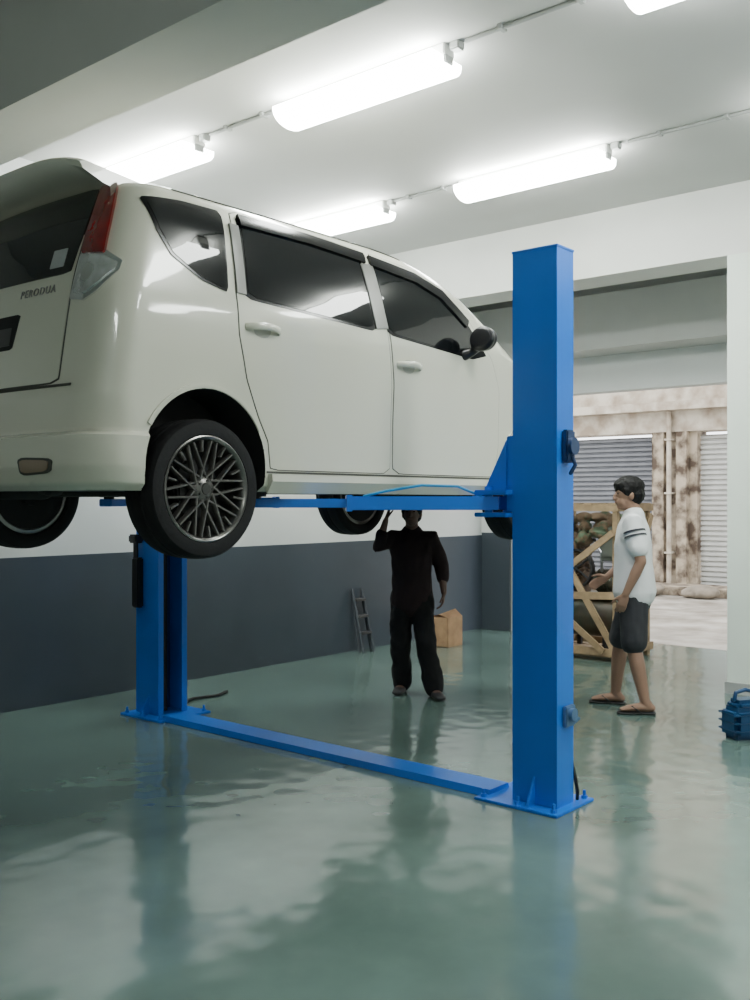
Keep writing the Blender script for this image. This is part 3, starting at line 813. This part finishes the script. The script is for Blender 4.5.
# blue jerrycan
RT=V((.645,-.764,0)); VW=V((.764,.645,0))
jc=root('jerrycan',(6.27,2.20,0),'small dark blue plastic container with a handle, on the floor','container')
Mj=Matrix.Translation((6.28,2.215,0))@Matrix.Rotation(math.atan2(RT.y,RT.x)+.3,4,'Z')
M_jb=mat('blue_plastic',(0.006,0.05,0.14),.35,var=.15,vscale=6)
bm=bmesh.new(); add_box(bm,-.15,.15,-.09,.09,0,.20,.03,Mj); add_box(bm,-.12,.10,-.07,.07,.18,.245,.025,Mj)
for z in (.05,.10,.15): add_box(bm,-.155,.155,-.095,.095,z,z+.012,.005,Mj)
jb=bm_obj('can_body',bm,M_jb,False,jc)
bm=bmesh.new(); cc=[(-.10,0,.24),(-.09,0,.285),(-.02,0,.30),(.04,0,.285),(.05,0,.235)]
tube(bm,[Mj@V(p) for p in cc],[.013]*5,seg=10); bm_obj('handle',bm,M_jb,True,jc)
bm=bmesh.new(); cyl(bm,Mj@V((.115,0,.19)),Mj@V((.125,0,.25)),.028,16); bm_obj('cap',bm,M_black,True,jc)

# ------------------------------------------------------------------ PEOPLE
def hand(bm, wrist, d, palm, thumbside, s=1.0, curl=.5):
    d=V(d).normalized(); palm=(V(palm)-d*V(palm).dot(d)).normalized(); th=d.cross(palm)
    if th.dot(V(thumbside))<0: th=-th
    w=V(wrist)
    tube(bm,[w,w+d*.035*s,w+d*.085*s],[(.026*s,.018*s),(.036*s,.015*s),(.038*s,.012*s)],side=th,seg=14)
    for i,(off,L) in enumerate(((.030,.072),(.011,.080),(-.010,.075),(-.029,.060))):
        b=w+d*.085*s+th*off*s
        c1=curl*.5; c2=curl*1.1; c3=curl*1.6
        pts=[b]; 
        for k,(seg_,c) in enumerate(((.45,c1),(.32,c2),(.25,c3))):
            pts.append(pts[-1]+(d*math.cos(c)+palm*math.sin(c))*L*seg_*s)
        tube(bm,pts,[.0095*s,.009*s,.0082*s,.007*s],seg=8)
    b=w+d*.03*s+th*.028*s
    t1=(d*.7+th*.7+palm*.25).normalized(); t2=(d*.92+th*.3+palm*.35).normalized()
    tube(bm,[b,b+t1*.035*s,b+t1*.035*s+t2*.045*s],[.014*s,.011*s,.009*s],seg=8)

def person(pos, F, s, J, skin, label, headF=None, head_up=0.0, girth=1.0):
    pos=V(pos); F=V(F).normalized(); L=V((0,0,1)).cross(F); U=V((0,0,1))
    def P(f,l,z): return pos+(F*f+L*l+U*z)*s
    r=root('person',pos,label,'person')
    g=girth
    bm=bmesh.new()
    tw=J.get('lean',0)
    tor=[P(0,0,.84),P(0,0,.93),P(.005+tw*.2,0,1.04),P(.01+tw*.5,0,1.20),P(.0+tw*.8,0,1.32),P(-.01+tw,0,1.40)]
    tr=[(.140*s*g,.100*s*g),(.152*s*g,.108*s*g),(.132*s*g,.095*s*g),(.150*s*g,.106*s*g),(.140*s,.080*s),(.075*s,.060*s)]
    tube(bm,tor,tr,side=L,seg=24)
    hc=P(.02+tw+J.get('hf',0),J.get('hl',0),J.get('hz',1.565))
    tube(bm,[P(-.01+tw,0,1.38),P(-.005+tw,0,1.44),hc-U*.06*s-F*.015*s],[.060*s,.055*s,.055*s],seg=16)
    hF=V(headF).normalized() if headF else F
    hL=U.cross(hF).normalized()
    Rm=Matrix.Rotation(-head_up,3,hL); hF=(Rm@hF); hU=(Rm@U)
    blob(bm,hc+hU*.022*s-hF*.008*s,[hF*.098*s,hL*.076*s,hU*.092*s])
    blob(bm,hc-hU*.048*s+hF*.022*s,[hF*.066*s,hL*.056*s,hU*.062*s])
    blob(bm,hc-hU*.090*s+hF*.056*s,[hF*.022*s,hL*.024*s,hU*.018*s])
    blob(bm,hc-hU*.015*s+hF*.090*s,[hF*.020*s,hL*.013*s,hU*.026*s])
    blob(bm,hc-hU*.028*s+hF*.095*s,[hF*.016*s,hL*.017*s,hU*.012*s])
    blob(bm,hc+hU*.028*s+hF*.072*s,[hF*.018*s,hL*.055*s,hU*.012*s])
    blob(bm,hc-hU*.055*s+hF*.078*s,[hF*.014*s,hL*.026*s,hU*.014*s])
    for q in (-1,1):
        blob(bm,hc-hU*.006*s+hL*q*.079*s-hF*.008*s,[hF*.018*s,hL*q*.009*s,hU*.032*s])
    for q,k in ((1,'L'),(-1,'R')):
        sh=P(tw,q*.168,1.350); el=P(*J['elbow'+k]); wr=P(*J['wrist'+k])
        tube(bm,[P(tw,q*.10,1.345),sh,sh.lerp(el,.45),el],[.046*s,.050*s,.045*s,.038*s],seg=14)
        tube(bm,[el,el.lerp(wr,.35),wr],[.038*s,.039*s,.025*s],seg=14)
        hd=J['hand'+k]
        hdv=F*hd[0][0]+L*hd[0][1]+U*hd[0][2]; pn=F*hd[1][0]+L*hd[1][1]+U*hd[1][2]; tb=F*hd[2][0]+L*hd[2][1]+U*hd[2][2]
        hand(bm,wr,hdv,pn,tb,s,hd[3])
    toe={}
    for q,k in ((1,'L'),(-1,'R')):
        hp=P(0,q*.082,.88); kn=P(*J['knee'+k]); an=P(*J['ankle'+k])
        tube(bm,[hp,hp.lerp(kn,.4),kn],[.084*s*g,.075*s*g,.054*s],seg=16)
        tube(bm,[kn,kn.lerp(an,.35),an],[.053*s,.056*s,.036*s],seg=14)
        fd=J['foot'+k]; fv=(F*fd[0]+L*fd[1]).normalized(); fl=U.cross(fv)
        a0=V((an.x,an.y,0)); zb=J.get('sole',.018)
        tube(bm,[an-U*.0,V((an.x,an.y,zb+.045*s))-fv*.02*s],[.036*s,.036*s],seg=12)
        tube(bm,[a0-fv*.045*s+U*(zb+.028*s),a0+fv*.03*s+U*(zb+.034*s),a0+fv*.11*s+U*(zb+.024*s),a0+fv*.165*s+U*(zb+.014*s)],[(.032*s,.027*s),(.036*s,.032*s),(.044*s,.022*s),(.038*s,.013*s)],side=fl,seg=16)
        toe[k]=(a0,fv,fl)
    body=remesh('body',bm,.0065,skin,r,3)
    for q in (-1,1):
        bm=bmesh.new(); blob(bm,hc+hU*.010*s+hL*q*.030*s+hF*.080*s,[hF*.006*s,hL*.010*s,hU*.0045*s],10,8); bm_obj('eye',bm,M_eye,True,body)
        bm=bmesh.new(); tube(bm,[hc+hU*.033*s+hL*q*.016*s+hF*.0885*s,hc+hU*.037*s+hL*q*.032*s+hF*.083*s,hc+hU*.033*s+hL*q*.046*s+hF*.073*s],[.0025*s]*3,seg=6); bm_obj('eyebrow',bm,M_hair,True,body)
    bm=bmesh.new(); blob(bm,hc-hU*.054*s+hF*.089*s,[hF*.005*s,hL*.020*s,hU*.005*s],12,8); bm_obj('mouth',bm,M_lips,True,body)
    bm=bmesh.new()
    blob(bm,hc+hU*.058*s-hF*.012*s,[hF*.112*s,hL*.092*s,hU*.086*s])
    blob(bm,hc+hU*.008*s-hF*.050*s,[hF*.070*s,hL*.087*s,hU*.090*s])
    for q in (-1,1): blob(bm,hc+hU*.03*s+hL*q*.070*s+hF*.015*s,[hF*.038*s,hL*.018*s,hU*.040*s])
    blob(bm,hc+hU*.075*s+hF*.070*s,[hF*.030*s,hL*.060*s,hU*.028*s])
    hr=remesh('hair',bm,.006,M_hair,body,2)
    wrinkle(hr,.006,55,3,.4)
    return r,body,P,F,L,U,toe,hc,hF,hL,hU

# --- person 2: white tee, near the crate
J2=dict(lean=.005,hf=.02,hz=1.56,
 elbowL=(-.055,.225,1.09),wristL=(.05,.225,.86),handL=((.3,-.1,-.9),(.2,-1,0),(1,0,.3),.6),
 elbowR=(.03,-.225,1.09),wristR=(.20,-.17,.95),handR=((.8,.15,-.5),(0,1,-.2),(.5,0,1),.6),
 kneeL=(.0,.110,.48),ankleL=(-.08,.13,.085),footL=(1,.15),kneeR=(.10,-.12,.48),ankleR=(.14,-.18,.085),footR=(1,-.05))
F2=V((-.40,.917,0))
s2=.985
r2,b2,P,F,L,U,toe,hc,hF,hL,hU=person((6.56,3.12,0),F2,s2,J2,M_skin,'young man in white T-shirt, dark shorts and flip-flops, standing',headF=(-.66,.75,0))
bm=bmesh.new()
tube(bm,[P(-.005,0,.86),P(-.003,0,.95),P(.0,0,1.05),P(.006,0,1.20),P(.006,0,1.33),P(.0,0,1.405)],[(.190,.150),(.184,.142),(.176,.134),(.178,.132),(.174,.106),(.098,.078)],side=L,seg=28)
for q,k in ((1,'L'),(-1,'R')):
    sh=P(.005,q*.172,1.358); el=P(*J2['elbow'+k])
    tube(bm,[P(.005,q*.08,1.345),sh,sh.lerp(el,.66)],[.076,.075,.070],seg=16)
    blob(bm,P(.005,q*.14,1.28),[F*.090,L*.055,U*.10])
shirt=remesh('t_shirt',bm,.008,M_tee,b2,7)
wrinkle(shirt,.009,10,1,.45)
bm=bmesh.new()
tube(bm,[P(0,0,.80),P(0,0,.90)],[(.162,.122),(.160,.118)],side=L,seg=24)
for q,k in ((1,'L'),(-1,'R')):
    hp=P(0,q*.082,.86); kn=P(*J2['knee'+k])
    tube(bm,[hp,hp.lerp(kn,.5),hp.lerp(kn,.92)],[.102,.098,.094],seg=18)
shorts=remesh('shorts',bm,.008,M_short,b2,4)
wrinkle(shorts,.008,12,2,.5)
sh=P(.005,.172,1.358); el=P(*J2['elbowL'])
for q in (.22,.34):
    c=sh.lerp(el,q); bm=bmesh.new(); dd=(el-sh).normalized(); tube(bm,[c-dd*.005,c+dd*.005],[.0765]*2,seg=20,cap=False)
    bm_obj('sleeve_stripe',bm,M_print,True,shirt)
for k in ('L','R'):
    a0,fv,fl=toe[k]
    bm=bmesh.new(); tube(bm,[a0-fv*.065+U*.011,a0+fv*.05+U*.010,a0+fv*.13+U*.010,a0+fv*.185+U*.010],[(.036,.0095),(.034,.009),(.048,.009),(.036,.009)],side=fl,seg=18)
    fo=bm_obj('flip_flop',bm,M_black,True,r2)
    bm=bmesh.new(); t0=a0+fv*.135+U*.04
    for q in (-1,1): tube(bm,[t0,a0+fv*.09+fl*q*.030+U*.058,a0+fv*.03+fl*q*.044+U*.015],[.006]*3,seg=8)
    bm_obj('strap',bm,M_black,True,fo)

# --- person 1: dark clothes under the car
J1=dict(lean=.03,hf=.03,hz=1.565,
 elbowL=(-.04,.255,1.11),wristL=(.06,.275,.89),handL=((.2,-.1,-1),(0,-1,0),(1,0,0),.7),
 elbowR=(.12,-.285,1.29),wristR=(.15,-.22,1.51),handR=((-.1,.30,1),(-.2,1,0),(0,0,1),.4),
 kneeL=(.12,.12,.47),ankleL=(.12,.19,.085),footL=(1,.35),kneeR=(.02,-.10,.47),ankleR=(-.10,-.09,.085),footR=(1,-.2))
s1=.89
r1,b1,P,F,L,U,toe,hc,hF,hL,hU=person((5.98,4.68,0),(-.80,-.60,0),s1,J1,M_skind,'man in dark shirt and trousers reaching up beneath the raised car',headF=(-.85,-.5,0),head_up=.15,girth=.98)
g=s1
bm=bmesh.new()
tube(bm,[P(0,0,.80),P(0,0,.92),P(.01,0,1.05),P(.02,0,1.20),P(.02,0,1.33),P(.015,0,1.405)],[(.186*g,.148*g),(.180*g,.142*g),(.174*g,.136*g),(.178*g,.138*g),(.172*g,.112*g),(.095*g,.078*g)],side=L,seg=28)
for q,k in ((1,'L'),(-1,'R')):
    sh=P(0.025,q*.170,1.355); el=P(*J1['elbow'+k]); wr=P(*J1['wrist'+k])
    tube(bm,[P(0.025,q*.08,1.345),sh,sh.lerp(el,.5),el,el.lerp(wr,.45)],[.076*g,.076*g,.070*g,.062*g,.056*g],seg=16)
    blob(bm,P(.02,q*.13,1.27),[F*.085,L*.055,U*.10])
o_=remesh('shirt',bm,.008,M_dtee,b1,7); wrinkle(o_,.011,10,4,.5)
bm=bmesh.new()
tube(bm,[P(0,0,.80),P(0,0,.90)],[(.158*g,.124*g),(.156*g,.120*g)],side=L,seg=24)
for q,k in ((1,'L'),(-1,'R')):
    hp=P(0,q*.082,.86); kn=P(*J1['knee'+k]); an=P(*J1['ankle'+k])
    tube(bm,[hp,hp.lerp(kn,.5),kn,kn.lerp(an,.5),an.lerp(kn,.0)],[.103*g,.099*g,.090*g,.086*g,.082*g],seg=18)
o_=remesh('trousers',bm,.008,M_dtrou,b1,3); wrinkle(o_,.013,12,5,.8)
for k in ('L','R'):
    a0,fv,fl=toe[k]
    bm=bmesh.new()
    tube(bm,[a0-fv*.05+U*.032,a0+fv*.03+U*.036,a0+fv*.10+U*.030,a0+fv*.165+U*.024],[(.038,.030),(.040,.034),(.048,.028),(.040,.021)],side=fl,seg=18)
    tube(bm,[a0+U*.05-fv*.01,a0+U*.085-fv*.01],[.046,.044],seg=14)
    remesh('shoe',bm,.007,M_black,r1,2)

# ------------------------------------------------------------------ parenting
bpy.context.view_layer.update()
for ch,pa in PAR:
    ch.parent=pa; ch.matrix_parent_inverse=pa.matrix_world.inverted()

# ------------------------------------------------------------------ world, camera
w=bpy.data.worlds.new('World'); bpy.context.scene.world=w; w.use_nodes=True
bg_=w.node_tree.nodes['Background']; bg_.inputs[0].default_value=(0.95,0.97,1.0,1); bg_.inputs[1].default_value=5.2
cam=bpy.data.cameras.new('camera'); co=bpy.data.objects.new('camera',cam); COL.objects.link(co)
co.location=(0,0,1.5); co.rotation_euler=(math.radians(90),0,math.radians(-49.8))
cam.lens=35.39; cam.sensor_width=36; cam.clip_end=100
bpy.context.scene.camera=co
